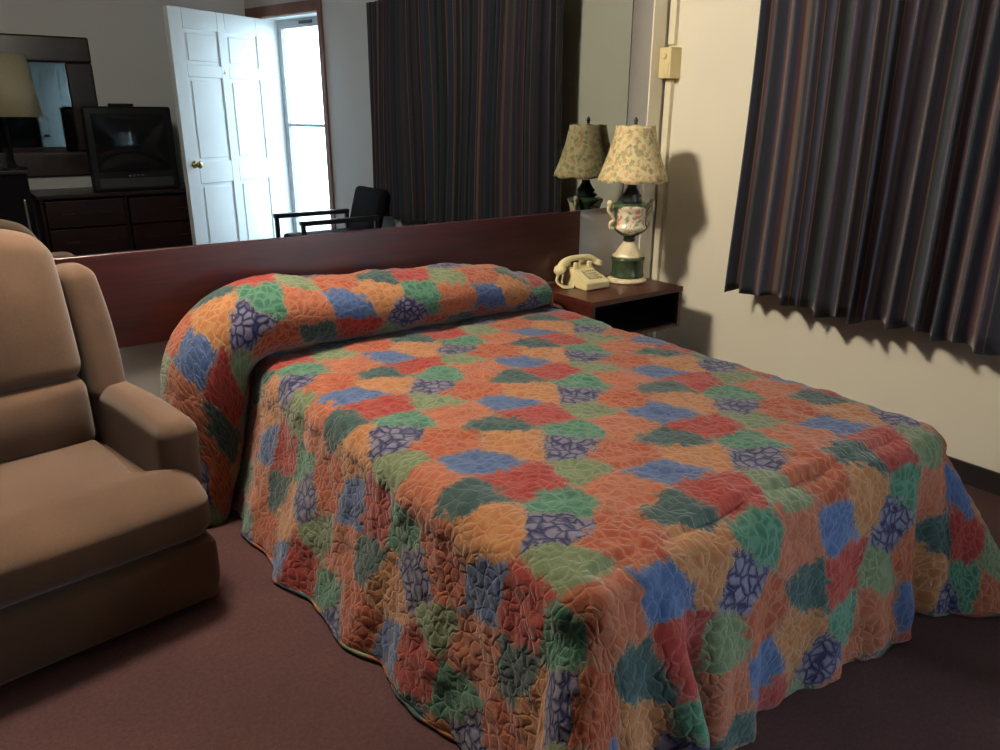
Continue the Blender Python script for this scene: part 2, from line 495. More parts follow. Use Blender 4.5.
# ------------------------------------------------------------------ headboard and mirror on the wall
hb = obj('headboard', B(-1.35, 2.50, -.022, -.0005, .597, .918), M['headboard'], bevel=.002)
tag(hb, 'long dark mahogany headboard panel fixed to the wall under the mirror', 'headboard')
mt = empty('wall_mirror', (.72, 0, .92), 0, 'wide frameless mirror on the wall above the headboard', 'mirror')
o = obj('mirror_glass', B(-1.35 - .72, 2.79 - .72, -.0075, -.0015, 0, 1.44), M['mirror'], mt)
o = obj('edge_strip', B((2.79 - .72, 2.793 - .72, -.009, -.001, 0, 1.44)), M['baseboard'], mt)
# conduit and box in the corner
cd = obj('conduit', B((3.035, WX - .0005, -.052, -.012, .086, 1.52), (3.035, WX - .0005, -.052, -.012, 1.68, CH)), M['conduit'], bevel=.003)
tag(cd, 'cream painted cable conduit running up the corner behind the floral lamp', 'conduit')
jb = empty('switch_box', (3.02, -.045, 1.53), 0, 'small cream switch box on the conduit in the corner above the floral lamp', 'switch box')
obj('box_body', B(2.985 - 3.02, WX - .0005 - 3.02, -.04, .035, -.005, .135), M['ivory'], jb, bevel=.004)
bm = lathe([(.014, 0), (.014, .006), (.006, .009)], 20)
for v in bm.verts: x, y, z = v.co; v.co = Vector((-.035 - z, y, .095 + x))
obj('knob', bm, M['ivory'], jb, smooth=True)
bm = B(-.036, -.0352, -.028, .028, .0, .06)
obj('cover_plate', B(-.039, -.035, -.03, .026, .008, .062), M['ivory'], jb, bevel=.001); bm.free()

# ------------------------------------------------------------------ curtain on the right
CXm = 2.893
def curtain():
    S0, S1 = -.64, -2.93           # y range
    bm = bmesh.new(); uvl = bm.loops.layers.uv.new('cloth')
    n = 620; nz = 36; zb, zt = .59, 2.14
    rnd = random.Random(11)
    # pleats of uneven width
    knots = [0.0]
    while knots[-1] < 1: knots.append(knots[-1] + rnd.uniform(.026, .046))
    amp = [rnd.uniform(.6, 1.15) for _ in knots]
    def prof(u):
        i = max(k for k in range(len(knots)) if knots[k] <= u)
        i = min(i, len(knots) - 2)
        t = (u - knots[i])/(knots[i+1] - knots[i])
        a = amp[i]*(1 - t) + amp[i+1]*t
        # sharp outer fold, rounder inner fold
        w = 1 - abs(math.cos(PI*t))**.8 if False else math.sin(PI*t)**1.0
        return (2*w - 1)*a, t
    grid = []; s = 0; last = None; hem = {}
    for i in range(n + 1):
        u = i/n
        w, t = prof(u)
        y = S0 + (S1 - S0)*u
        colv = []
        for j in range(nz + 1):
            h = j/nz
            z = zb + (zt - zb)*h
            A = .030*(1.15 - .35*h)
            lean = .018*math.sin(u*19 + 1.3)*(1 - h) + .012*math.sin(u*47)*(1 - h)
            yy = y + lean*.7 + .02*math.sin(z*3 + u*7)*.4
            x = CXm + A*w + .012*math.sin(u*11 + z*1.7) + .02*h
            if j == 0:
                z += .010*math.sin(u*90) + .012*math.sin(u*23) - .006
            if yy < -2.38:
                lim = 3.06 - (-2.37 - yy)*.246 - .02
                x = min(x, lim)
            colv.append(bm.verts.new((x, yy, z)))
        p = Vector((CXm + .034*w, y))
        if last is not None: s += (p - last).length
        last = p
        grid.append((colv, s))
    for (a, sa), (b, sb) in zip(grid, grid[1:]):
        for j in range(nz):
            f = bm.faces.new((a[j], b[j], b[j+1], a[j+1]))
            for lp, (ss, jj) in zip(f.loops, ((sa, j), (sb, j), (sb, j+1), (sa, j+1))):
                lp[uvl].uv = (ss, jj/nz*1.5)
    o = obj('curtain_panel', bm, M['curtain'], smooth=True)
    m = o.modifiers.new('Solid', 'SOLIDIFY'); m.thickness = .003; m.offset = 0
    return o
cu = empty('curtain', (CXm, -1.75, .59), 0, 'pleated dark striped curtain hanging over the window on the right wall', 'curtain')
cp = curtain(); cp.parent = cu; cp.location = (-CXm, 1.75, -.59)
bm = tube([(CXm + .02 - CXm, 1.75 - .52, 1.57), (CXm + .02 - CXm, 1.75 - 2.80, 1.57)], .012, 12)
for y in (-.55, -1.7):
    tube([(.02, 1.75 + y, 1.57), (WX - CXm - .001, 1.75 + y, 1.57)], .008, 8, bm=bm)
obj('curtain_rod', bm, M['chrome'], cu, smooth=True)

# ------------------------------------------------------------------ nightstand, fixed to the wall
ns = empty('nightstand', (2.533, -.205, .38), 0, 'wall-mounted dark wood nightstand with an open front, right of the bed', 'nightstand')
NX, NY, NZ = 2.533, -.205, .38
def nb(*q): return B(*[(a - NX, b - NX, c - NY, d - NY, e - NZ, f - NZ) for a, b, c, d, e, f in q])
obj('top_board', nb((2.238, 2.828, -.412, -.001, .556, .58)), M['nightwood'], ns, bevel=.003)
obj('side_panel', nb((2.242, 2.262, -.408, -.001, .382, .555)), M['nightwood'], ns, bevel=.001)
obj('side_panel', nb((2.805, 2.825, -.408, -.001, .382, .555)), M['nightwood'], ns, bevel=.001)
obj('bottom_board', nb((2.2625, 2.8045, -.406, -.001, .382, .398)), M['nightwood'], ns, bevel=.001)
obj('shade_lining', nb((2.263, 2.804, -.02, -.002, .399, .555), (2.263, 2.268, -.395, -.021, .399, .555), (2.799, 2.804, -.395, -.021, .399, .555), (2.2685, 2.7985, -.395, -.021, .3985, .402), (2.2685, 2.7985, -.395, -.021, .55, .555)), M['cubby'], ns)  # thin black panels stand in for the shade inside the open front

# ------------------------------------------------------------------ floral table lamp
LXP, LYP, LZP = 2.688, -.17, .5805
lp = empty('table_lamp', (LXP, LYP, LZP), 0, 'table lamp with a floral shade and green and cream urn base on the nightstand', 'lamp')
def slim(o, k=.86):
    for v in o.data.vertices: v.co.x *= k; v.co.y *= k
obj('foot', lathe([(.0, .0), (.108, .0), (.112, .006), (.110, .018), (.098, .024), (.0, .025)], 48, close=False), M['urn_cream'], lp, smooth=True)
obj('plinth', lathe([(.0, .0255), (.092, .0255), (.094, .035), (.088, .045), (.090, .105), (.095, .112), (.092, .12), (.0, .1205)], 48, close=False), M['urn_green'], lp, smooth=True)
obj('pedestal', lathe([(.0, .121), (.084, .121), (.086, .130), (.070, .142), (.055, .165), (.036, .186), (.030, .194), (.0, .1945)], 48, close=False,
    fn=lambda a, z: 1 + .03*math.cos(8*a)*sstep(.19, .13, z)), M['urn_cream'], lp, smooth=True)
obj('stem', lathe([(.0, .195), (.026, .195), (.036, .203), (.030, .212), (.034, .22), (.0, .221)], 40, close=False), M['urn_dark'], lp, smooth=True)
obj('urn_body', lathe([(.0, .2215), (.038, .2215), (.062, .232), (.085, .248), (.098, .262), (.098, .27), (.090, .278), (.087, .30), (.090, .33), (.098, .352), (.106, .362), (.104, .372), (.075, .38), (.0, .382)], 56, close=False), M['urn'], lp, smooth=True)
obj('lid', lathe([(.0, .3825), (.056, .3825), (.060, .39), (.048, .402), (.056, .412), (.040, .43), (.026, .45), (.024, .462), (.0, .463)], 40, close=False), M['urn_dark'], lp, smooth=True)
# the handles stand left and right as seen from the bed
hd = Vector((.92, -.38, 0)).normalized()
for s in (-1, 1):
    pts = smooth_path([hd*(s*r) + Vector((0, 0, z)) for r, z in ((.085, .262), (.115, .262), (.118, .285), (.098, .30), (.112, .325), (.132, .345), (.124, .375), (.100, .362))], 6)
    o = obj('handle', tube(pts, .009, 10), M['urn_cream'], lp, smooth=True)
    bm = bmesh.new(); bmesh.ops.create_uvsphere(bm, u_segments=14, v_segments=10, radius=.016, matrix=Matrix.Translation(hd*(s*.126) + Vector((0, 0, .378))))
    obj('curl', bm, M['urn_cream'], o, smooth=True)
obj('pole', tube([(0, 0, .4635), (0, 0, .735)], .006, 10), M['brass'], lp, smooth=True)
obj('finial', lathe([(.0, .7355), (.010, .7355), (.006, .742), (.011, .75), (.004, .765), (.0, .768)], 16, close=False), M['urn_dark'], lp, smooth=True)
obj('socket', lathe([(.0, .47), (.018, .47), (.02, .49), (.02, .53), (.0, .5305)], 20, close=False), M['brass'], lp, smooth=True)
bm = bmesh.new()
for k in range(3):
    a = 2*PI*k/3
    tube([(0, 0, .728), (.084*math.cos(a), .084*math.sin(a), .722)], .002, 6, bm=bm)
obj('shade_spider', bm, M['brass'], lp)
for o in lp.children:
    if o.name.split('.')[0] in ('foot', 'plinth', 'pedestal', 'stem', 'urn_body', 'lid', 'handle'):
        slim(o)
        for c_ in o.children: slim(c_)
# shade with a soft eight-sided pinch and scalloped lower edge
bm = bmesh.new(); seg = 96; rings = []
for j in range(25):
    h = j/24
    r = .162 + (.088 - .162)*h - .007*math.sin(PI*h)
    ring = []
    for i in range(seg):
        a = 2*PI*i/seg
        k = 1 + .018*abs(math.cos(4*a)) + .006*math.cos(40*a)
        z = .487 + .238*h + (.010*abs(math.cos(4*a)) if j == 0 else 0)*-1 + (.006*abs(math.cos(4*a)) if j == 24 else 0)
        ring.append(bm.verts.new((r*k*math.cos(a), r*k*math.sin(a), z)))
    rings.append(ring)
for p, q in zip(rings, rings[1:]):
    for i in range(seg): bm.faces.new((p[i], p[(i+1) % seg], q[(i+1) % seg], q[i]))
sh = obj('lamp_shade', bm, M['shade'], lp, smooth=True)
md = sh.modifiers.new('Solid', 'SOLIDIFY'); md.thickness = .003

# ------------------------------------------------------------------ telephone
ph = empty('telephone', (2.446, -.13, .5805), math.radians(-4), 'cream desk telephone with its handset on the cradle, on the nightstand', 'telephone')
bm = bmesh.new()
# wedge body: side profile in y,z  (front low, rear high)
prof = [(-.100, .0), (-.104, .008), (-.103, .034), (-.095, .041), (.010, .078), (.018, .088), (.085, .088), (.098, .078), (.102, .006), (.098, .0)]
def extr(bm, prof, x0, x1, ins=0):
    A = [bm.verts.new((x0, y, z)) for y, z in prof]; Bv = [bm.verts.new((x1, y, z)) for y, z in prof]
    n = len(prof)
    for i in range(n): bm.faces.new((A[i], A[(i+1) % n], Bv[(i+1) % n], Bv[i]))
    bm.faces.new(A); bm.faces.new(Bv)
extr(bm, prof, -.068, .068)
for v in bm.verts:
    if v.co.z > .05: v.co.x *= .84
obj('phone_body', bm, M['ivory'], ph, bevel=.006)
def slope(y): return .041 + (y + .095)*(.037/.105)
bm = bmesh.new()
y0, y1 = -.078, -.006
v = [bm.verts.new((x, y, slope(y) + dz)) for dz in (.0005, .003) for x, y in ((-.034, y0), (.044, y0), (.042, y1), (-.032, y1))]
for f in ((0,1,2,3),(4,5,6,7),(0,1,5,4),(1,2,6,5),(2,3,7,6),(3,0,4,7)): bm.faces.new([v[i] for i in f])
kp = obj('keypad', bm, M['ivory_dark'], ph)
for r in range(4):
    for c in range(3):
        x = -.018 + .022*c + .005; y = -.068 + .0185*r
        obj('key', B(x - .007, x + .007, y - .005, y + .005, slope(y) + .001, slope(y) + .008), M['ivory'], kp)
for s in (-1, 1):
    obj('cradle_prong', rbox(s*.040 - .012, s*.040 + .012, .012, .03, .080, .112, .005, .01), M['ivory'], ph, smooth=True)
    obj('cradle_prong', rbox(s*.040 - .012, s*.040 + .012, .076, .092, .080, .112, .005, .01), M['ivory'], ph, smooth=True)
# handset lies across the cradle, ends hanging down
hs_pts = smooth_path([(-.112, .05, .082), (-.098, .052, .106), (-.06, .053, .123), (0, .053, .128), (.06, .053, .123), (.088, .052, .110), (.097, .05, .100)], 7)
hs = obj('handset', tube(hs_pts, .014, 14, rad=[.013 + .004*abs(math.cos(PI*i/(len(hs_pts) - 1))) for i in range(len(hs_pts))]), M['ivory'], ph, smooth=True)
for s, nm in ((-1, 'mouthpiece'), (1, 'earpiece')):
    bm = lathe([(.0, 0), (.026, 0), (.030, .006), (.029, .020), (.020, .032), (.0, .035)], 28, close=False)
    rot = Matrix.Rotation(s*.5, 4, 'Y')
    tr_ = Matrix.Translation((s*.106, .051, .068 if s < 0 else .078))
    bmesh.ops.transform(bm, matrix=tr_ @ rot, verts=bm.verts)
    obj(nm, bm, M['ivory'], hs, smooth=True)
# coiled cord from the handset down to the table
path = smooth_path([(-.128, .04, .062), (-.142, .03, .03), (-.136, -.01, .012), (-.110, -.035, .012), (-.085, -.02, .012), (-.0705, -.005, .014)], 40)
co = []
for i, p in enumerate(path):
    a = i*1.05
    co.append(p + Vector((.0055*math.cos(a), .004*math.sin(a), .0055*math.sin(a))))
obj('coiled_cord', tube(co, .0022, 6), M['ivory'], ph, smooth=True)

# ------------------------------------------------------------------ bed
XL, XR, YH, YF, ZT = .79, 2.19, -.045, -1.965, .540
bed = empty('bed', ((XL + XR)/2, -1.0, 0), 0, 'double bed standing under the quilted patchwork bedspread, head to the mirror wall', 'bed')
bx, by = (XL + XR)/2, -1.0
hw = (XR - XL)/2 - .03
obj('box_spring', rbox(-hw, hw, -.90, .925, .14, .325, .03, .08), M['sheet'], bed, smooth=True)
obj('mattress', rbox(-hw, hw, -.905, .93, .327, .520, .05, .05), M['sheet'], bed, smooth=True)
for x in (-hw + .1, hw - .1):
    for y in (-.8, .82):
        obj('leg', lathe([(.022, .001), (.025, .02), (.018, .03), (.018, .139)], 16, c=(x, y)), M['blackmetal'], bed)
obj('bed_frame', B((-hw + .02, -hw + .055, -.88, .9, .125, .1395), (hw - .055, hw - .02, -.88, .9, .125, .1395), (-hw + .055, hw - .055, -.1, -.06, .125, .1395)), M['blackmetal'], bed)

RB = .075; DROP = .505
# roll over the pillows : (cloth t as y , offset)
ROLL = [(-2.6, -2.6, 0), (-.50, -.50, 0), (-.36, -.36, .004), (-.30, -.285, -.004), (-.27, -.235, -.012), (-.22, -.200, -.014), (-.17, -.215, .012), (-.11, -.275, .03), (-.04, -.315, .065), (.02, -.335, .11), (.08, -.325, .155), (.14, -.285, .195), (.21, -.225, .22), (.29, -.15, .226), (.36, -.09, .205), (.42, -.055, .15), (.47, -.045, .08), (.52, -.045, .0)]
def cat(tab, x):
    for i in range(len(tab) - 1):
        if x <= tab[i+1][0]: break
    a, b = tab[i], tab[i+1]
    p = tab[max(i-1, 0)]; q = tab[min(i+2, len(tab)-1)]
    t = min(1, max(0, (x - a[0])/(b[0] - a[0])))
    out = []
    for k in (1, 2):
        m0 = (b[k] - p[k])/max(b[0] - p[0], 1e-6)*(b[0] - a[0]); m1 = (q[k] - a[k])/max(q[0] - a[0], 1e-6)*(b[0] - a[0])
        if i == 0: m0 = m1 = b[k] - a[k]
        out.append((2*t**3 - 3*t*t + 1)*a[k] + (t**3 - 2*t*t + t)*m0 + (-2*t**3 + 3*t*t)*b[k] + (t**3 - t*t)*m1)
    return out
# how far the hem stands out, along the foot (by x) and along the left side (by y)
FOOT = [(.5, .12), (.80, .13), (.92, .10), (1.01, .20), (1.085, -.02), (1.18, .055), (1.27, .085), (1.36, .02), (1.46, .0), (1.58, .045), (1.70, .02), (1.83, .075), (1.93, .10), (2.02, .02), (2.10, .10), (2.3, .14)]
LEFT = [(-2.1, .04), (-1.8, .06), (-1.65, .055), (-1.5, .10), (-1.3, .09), (-1.15, .13), (-1.0, .12), (-.8, .165), (-.62, .13), (-.5, .17), (-.36, .12), (-.2, .16), (0, .16)]
RIGHT = [(-2.1, .12), (-1.8, .06), (-1.6, .10), (-1.4, .05), (-1.2, .09), (-1.0, .05), (-.8, .07), (-.6, .03), (-.45, .005), (0, .0)]
def edge(rho, hem, pw=1.25):
    """(outward, drop, normal angle) after going rho past the edge"""
    A = RB*PI/2
    if rho <= 0: return 0, 0, 0
    if rho < A:
        a = rho/RB
        return RB*math.sin(a), RB*(1 - math.cos(a)), a
    q = rho - A; f = q/DROP
    o = hem*f**pw
    return RB + o, RB + math.sqrt(max(q*q - o*o, 0)), PI/2
def spread_pt(s, t):
    y0, h = cat(ROLL, t)
    ex = max(XL + RB - s, s - (XR - RB), 0); side = -1 if s < (XL + XR)/2 else 1
    ey = max((YF + RB) - y0, 0) if t < -1 else 0
    # roll is full on the left and sinks towards the right
    fade = interp([(XL - .7, .70), (XL - .3, 1.05), (XL - .12, 1.25), (XL + .06, 1.2), (XL + .35, 1.02), (1.2, .98), (1.6, .94), (1.85, .86), (2.02, .66), (2.16, .50), (2.30, .12), (2.9, .0)], s)
    if h > 0: h *= fade
    fy = interp([(1.9, 1), (2.2, .55), (2.5, .3)], s)
    if t > -.3: y0 = y0 if y0 > -.2 else -.2 + (y0 + .2)*fy
    # small puckers of the quilting
    hemw = 0
    pk = .0075*noise.noise(Vector((s*17, t*17, 1.7))) + .010*noise.noise(Vector((s*4.1, t*4.1, 5.2))) + .003*noise.noise(Vector((s*40, t*40, 2)))
    if ex > 0 and ey > 0:
        rho = math.hypot(ex, ey); phi = math.atan2(ey, ex)
        xe = XL + RB if side < 0 else XR - RB
        hx = interp(LEFT if side < 0 else RIGHT, YF + RB) + .03*noise.noise(Vector(((YF + RB)*7, 8.1, side)))
        hy = interp(FOOT, xe) + .045*noise.noise(Vector((xe*8.5, 3.3, 0)))
        k = phi/(PI/2); hem = hx + (hy - hx)*k
        o, d, a = edge(rho, hem, 1.25 - .40*k)
        ext = max(rho - RB*PI/2, 0)
        out = o + ext*(.40 if side > 0 else .30)*math.sin(2*phi)**2
        d = d if out <= o else RB*min(1, rho/RB) * (1 if ext > 0 else 0) + (math.sqrt(max(ext*ext - (out - RB)**2, .02*ext*ext)) if ext > 0 else d)
        z = ZT - d
        cx = XL + RB if side < 0 else XR - RB
        x = cx + side*math.cos(phi)*(out + pk); y = YF + RB - math.sin(phi)*(out + pk)
        return Vector((x, y, max(z, .008 + .004*math.sin(s*30 + t*23))))
    if ex > 0:
        hem = interp(LEFT if side < 0 else RIGHT, y0)
        o, d, a = edge(ex, hem + .03*noise.noise(Vector((y0*7, 8.1, side))))
        base = XL + RB if side < 0 else XR - RB
        n = h + pk
        if side > 0 and y0 > -.5: n = min(n, .02)
        x = base + side*(o + n*math.sin(a)); z = ZT - d + n*math.cos(a)
        if side > 0 and y0 > -.47 and z > .3: x = min(x, 2.233 if z < .597 else 2.285)
        return Vector((x, y0, max(z, .008)))
    if ey > 0:
        o, d, a = edge(ey, interp(FOOT, s) + .045*noise.noise(Vector((s*8.5, 3.3, 0))), .85)
        y = YF + RB - (o + pk*math.sin(a)); z = ZT - d + pk*math.cos(a)
        # edge softly sags between folds
        z -= .012*math.sin(s*9)**2*sstep(.3, 0, ey)
        return Vector((s, y, max(z, .008)))
    crown = .012*math.sin(PI*min(1, max(0, (s - XL)/(XR - XL))))
    return Vector((s, y0, ZT + crown + h + pk))
def bedspread():
    S = RB*PI/2 - RB + DROP
    s0, s1 = XL - S, XR + S
    t0, t1 = YF - S, .52
    st = .0105
    ns_, nt = int((s1 - s0)/st), int((t1 - t0)/st)
    bm = bmesh.new(); uvl = bm.loops.layers.uv.new('cloth')
    V = [[bm.verts.new(spread_pt(s0 + (s1 - s0)*i/ns_, t0 + (t1 - t0)*j/nt)) for j in range(nt + 1)] for i in range(ns_ + 1)]
    mid = int((1.5 - s0)/(s1 - s0)*ns_)
    US = [[0]*(nt + 1) for _ in range(ns_ + 1)]
    for j in range(nt + 1):
        t = t0 + (t1 - t0)*j/nt
        k = sstep(-.40, -.25, t)
        base = [s0 + (s1 - s0)*i/ns_ for i in range(ns_ + 1)]
        acc = list(base)
        for i in range(mid + 1, ns_ + 1): acc[i] = acc[i-1] + (V[i][j].co - V[i-1][j].co).length*.985
        for i in range(mid - 1, -1, -1): acc[i] = acc[i+1] - (V[i][j].co - V[i+1][j].co).length*.985
        for i in range(ns_ + 1): US[i][j] = base[i] + (acc[i] - base[i])*k
    for i in range(ns_):
        for j in range(nt):
            f = bm.faces.new((V[i][j], V[i+1][j], V[i+1][j+1], V[i][j+1]))
            for lp_, (a, b) in zip(f.loops, ((i, j), (i+1, j), (i+1, j+1), (i, j+1))):
                lp_[uvl].uv = (US[a][b], t0 + (t1 - t0)*b/nt)
    o = obj('bedspread', bm, M['spread'], smooth=True)
    m = o.modifiers.new('Solid', 'SOLIDIFY'); m.thickness = .008; m.offset = -1
    return tag(o, 'quilted patchwork bedspread in orange, green and blue, rolled over the pillows of the bed', 'bedspread')
bedspread()
rnd = random.Random(5)
for k, x0 in enumerate((.84, 1.42)):
    def pf(x, y, z, x0=x0):
        cx = x0 + .29; k1 = 1 - .55*abs((x - cx)/.30)**3
        return (x, y, .645 + (z - .645)*k1)
    o = obj('pillow', rbox(x0, x0 + .56, -.25, -.08, .575, (.70, .655)[k], .04, .03, fn=pf), M['sheet'], smooth=True)
    tag(o, ['white pillow rolled inside the bedspread, nearer the armchair', 'white pillow rolled inside the bedspread, nearer the nightstand'][k], 'pillow', 'pillows under the bedspread')

# ------------------------------------------------------------------ armchair
CA = math.radians(7.3)
def ch_world(u, v): return (.468 + u*math.cos(CA) - v*math.sin(CA), -.76 + u*math.sin(CA) + v*math.cos(CA), 0)
ac = empty('armchair', ch_world(-.43, .36), CA, 'tan upholstered recliner armchair with rolled wings, left of the bed', 'armchair')
def loc(fn):
    def f(x, y, z):
        x, y, z = fn(x, y, z) if fn else (x, y, z)
        return (x + .43, y - .36, z)
    return f
def cpart(name, *a, step=.02, fn=None, parent=ac, r=.04):
    return obj(name, rbox(*a, r, step, fn=loc(fn)), M['tweed'], parent, smooth=True)
W = .86
cpart('base', -W + .015, -.015, .06, .66, .035, .36, r=.03, step=.05)
def fr_(x, y, z):
    c = (x + W/2)/(W/2)
    y -= .012*(1 - c*c)*math.sin(PI*(z - .03)/.18)
    if z < .09: x -= .012*c*(1 - (z - .03)/.06)
    return x, y, z
cpart('footrest', -W, .006, -.022, .065, .018, .212, r=.024, fn=fr_)
cpart('seat_valance', -W + .012, -.006, .022, .10, .195, .24, r=.012, step=.05)
def seat(x, y, z):
    c = x + W/2
    k = sstep(.075, .14, y)
    half = .30*k + .437*(1 - k)
    c *= half/.437
    top = sstep(.28, .40, z)
    bulge = .022*(1 - (c/.45)**2)*math.sin(PI*min(1, max(0, (y + .02)/.58)))
    z += bulge*top - .035*top*sstep(.10, .0, y)
    y -= .012*(1 - (c/.45)**2)*math.sin(PI*min(1, (z - .2)/.2))
    return c - W/2, y, z
cpart('seat_cushion', -W/2 - .437, -W/2 + .437, -.028, .54, .214, .405, r=.06, step=.014, fn=seat)
def arm(sd):
    def f(x, y, z):
        t = sstep(.62, .05, y)
        x += .038*t
        k = (z - .2)/.34
        z += -.018*t*sstep(.40, .53, z)*1.0 + .012*math.sin(PI*min(1, max(0, (y - .07)/.5)))*sstep(.45, .53, z)
        x -= .012*(1 - k)*t
        if sd < 0: x = -W - x
        return x, y, z
    return f
for sd in (1, -1):
    cpart('arm', -.110, .006, .085, .66, .21, .552, r=.048, step=.02, fn=arm(sd))
def wing(sd):
    def f(x, y, z):
        t = (z - .50)/.42
        y += .10*t + .03*(1 - t)*0
        x -= .018*t
        x += .012*math.sin(PI*min(1, max(0, t)))
        if sd < 0: x = -W - x
        return x, y, z
    return f
for sd in (1, -1):
    cpart('wing', -.125, -.015, .485, .62, .50, .915, r=.042, fn=wing(sd))
def back(x, y, z):
    c = (x + W/2)/.30
    t = (z - .59)/.45
    y += .12*t - .022*(1 - c*c)*math.sin(PI*min(1, max(0, t)))
    z -= .055*abs(c)**3.2*sstep(.5, 1, t)
    z += .004*math.sin(c*3)
    return x, y, z
cpart('back_cushion', -W/2 - .295, -W/2 + .295, .455, .60, .592, 1.045, r=.055, step=.016, fn=back)
def lum(x, y, z):
    c = (x + W/2)/.30
    t = (z - .38)/.22
    y -= .03*(1 - c*c)*math.sin(PI*min(1, max(0, t))) - .01*t
    return x, y, z
cpart('lumbar_cushion', -W/2 - .292, -W/2 + .292, .44, .60, .375, .612, r=.05, step=.016, fn=lum)
def shell(x, y, z):
    return x, y + .09*(z - .3)/.7, z
cpart('back_shell', -W + .05, -.05, .56, .635, .25, .90, r=.03, step=.05, fn=shell)
for x in (-W + .08, -.08):
    for y in (.12, .60):
        obj('foot', lathe([(.0, .001), (.022, .001), (.025, .036), (.0, .0365)], 16, c=(x + .43, y - .36), close=False), M['blackplastic'], ac)

# ------------------------------------------------------------------ far side of the room, seen in the mirror
# long low dresser against the back wall
dr = empty('dresser', (1.23, -4.18, 0), 0, 'long dark cherry dresser on the back wall, carrying the television', 'dresser')
obj('top', B(-.62, .59, -.285, .285, .735, .765), M['darkwood'], dr, bevel=.003)
obj('carcass', B((-.60, -.58, -.27, .27, .0, .734), (.55, .57, -.27, .27, .0, .734), (-.02, .0, -.27, .25, .07, .734), (-.58, .55, -.268, -.25, .07, .734), (-.58, .55, -.25, .26, .05, .07)), M['darkwood'], dr)
for x0, x1 in ((-.57, -.03), (.01, .54)):
    for k in range(3):
        z0 = .09 + k*.213
        d = obj('drawer', B(x0, x1, .252, .282, z0, z0 + .20), M['darkwood'], dr, bevel=.003)
        for xx in (x0 + .14, x1 - .14):
            obj('drawer_pull', tube([(xx - .04, .283, z0 + .1), (xx - .038, .298, z0 + .1), (xx + .038, .298, z0 + .1), (xx + .04, .283, z0 + .1)], .004, 8), M['blackmetal'], d)

# tube television
tv = empty('television', (1.33, -4.13, .766), 0, 'large black tube television standing on the dresser', 'television')
obj('cabinet', rbox(-.315, .315, .11, .22, .0, .63, .02, .06), M['blackplastic'], tv, smooth=True)
def tvb(x, y, z):
    k = 1 - .30*sstep(.10, -.25, y)
    return x*k, y, .29 + (z - .29)*k
o = obj('rear_housing', rbox(-.30, .30, -.25, .109, .02, .61, .03, .06, fn=tvb), M['blackplastic'], tv, smooth=True)
def scr(x, y, z):
    return x, y + .016*(1 - (x/.27)**2)*(1 - ((z - .35)/.21)**2) if y > .22 else y, z
obj('screen', rbox(-.265, .265, .212, .226, .15, .575, .006, .03, fn=scr), plain('dark_screen_glass', (.012, .013, .016), .06, .02, 5), tv, smooth=True)
obj('speaker_grille', B((-.27, .27, .2205, .224, .03, .10)), plain('grey_grille', (.03, .03, .035), .6, .1, 80), tv)
for k in range(4): obj('button', B(-.06 + .03*k, -.042 + .03*k, .2205, .227, .112, .124), M['chrome'], tv)
rm = obj('remote_control', rbox(1.22, 1.40, -4.06, -4.015, 1.3965, 1.418, .006, .03), M['blackplastic'], smooth=True)
tag(rm, 'slim black remote control lying on top of the tube television', 'remote control')

# framed mirror leaning flat on the back wall over the dresser
fm = empty('framed_mirror', (.62, -4.5, .86), 0, 'dark wood framed mirror on the back wall behind the dresser', 'mirror')
fx0, fx1, fz0, fz1 = -.60, .605, .0, 1.052
for nm, q in (('frame_rail', (fx0, fx1, .002, .045, fz1 - .19, fz1)), ('frame_rail', (fx0, fx1, .002, .045, fz0, fz0 + .19)),
              ('frame_stile', (fx0, fx0 + .19, .002, .045, fz0 + .1905, fz1 - .1905)), ('frame_stile', (fx1 - .19, fx1, .002, .045, fz0 + .1905, fz1 - .1905))):
    obj(nm, B(q), M['darkwood'], fm, bevel=.014)
obj('mirror_glass', B(fx0 + .1905, fx1 - .1905, .004, .016, fz0 + .1905, fz1 - .1905), M['mirror'], fm)

# dark cabinet with the tan lamp
dc = empty('cabinet', (.29, -4.16, 0), 0, 'tall black cabinet beside the dresser, under the tan lamp', 'cabinet')
obj('body', B((-.30, .30, -.26, .20, .04, .92)), M['blackplastic'], dc, bevel=.006)
obj('top', B(-.31, .31, -.27, .235, .921, .95), M['darkwood'], dc, bevel=.004)
dd = obj('door', B(-.295, .295, .201, .226, .05, .915), M['blackvinyl'], dc, bevel=.004)
obj('door_handle', B(.24, .258, .227, .245, .50, .74), M['chrome'], dd, bevel=.003)
for x in (-.25, .25):
    for y in (-.22, .15):
        obj('foot', B(x - .02, x + .02, y - .02, y + .02, 0, .0395), M['blackplastic'], dc)
tl = empty('table_lamp', (.50, -4.03, .9305), 0, 'tall black table lamp with a plain tan drum shade on the black cabinet', 'lamp')
tl.location = (.52, -4.03, .9505)
obj('lamp_base', lathe([(.0, .0), (.085, .0), (.088, .012), (.05, .02), (.022, .03), (.018, .06), (.0, .061)], 32, close=False), M['blackmetal'], tl, smooth=True)
obj('pole', tube([(0, 0, .061), (0, 0, .74)], .013, 12), M['blackmetal'], tl, smooth=True)
bm = bmesh.new(); rings = []
for j in range(2):
    r, z = ((.245, .37), (.205, .785))[j]
    rings.append([bm.verts.new((r*math.cos(2*PI*i/48), r*math.sin(2*PI*i/48), z)) for i in range(48)])
for i in range(48): bm.faces.new((rings[0][i], rings[0][(i+1) % 48], rings[1][(i+1) % 48], rings[1][i]))
o = obj('lamp_shade', bm, M['tanshade'], tl, smooth=True); m = o.modifiers.new('Solid', 'SOLIDIFY'); m.thickness = .003
bm = bmesh.new()
for k in range(3):
    a = 2*PI*k/3 + .3; tube([(0, 0, .738), (.203*math.cos(a), .203*math.sin(a), .77)], .0025, 6, bm=bm)
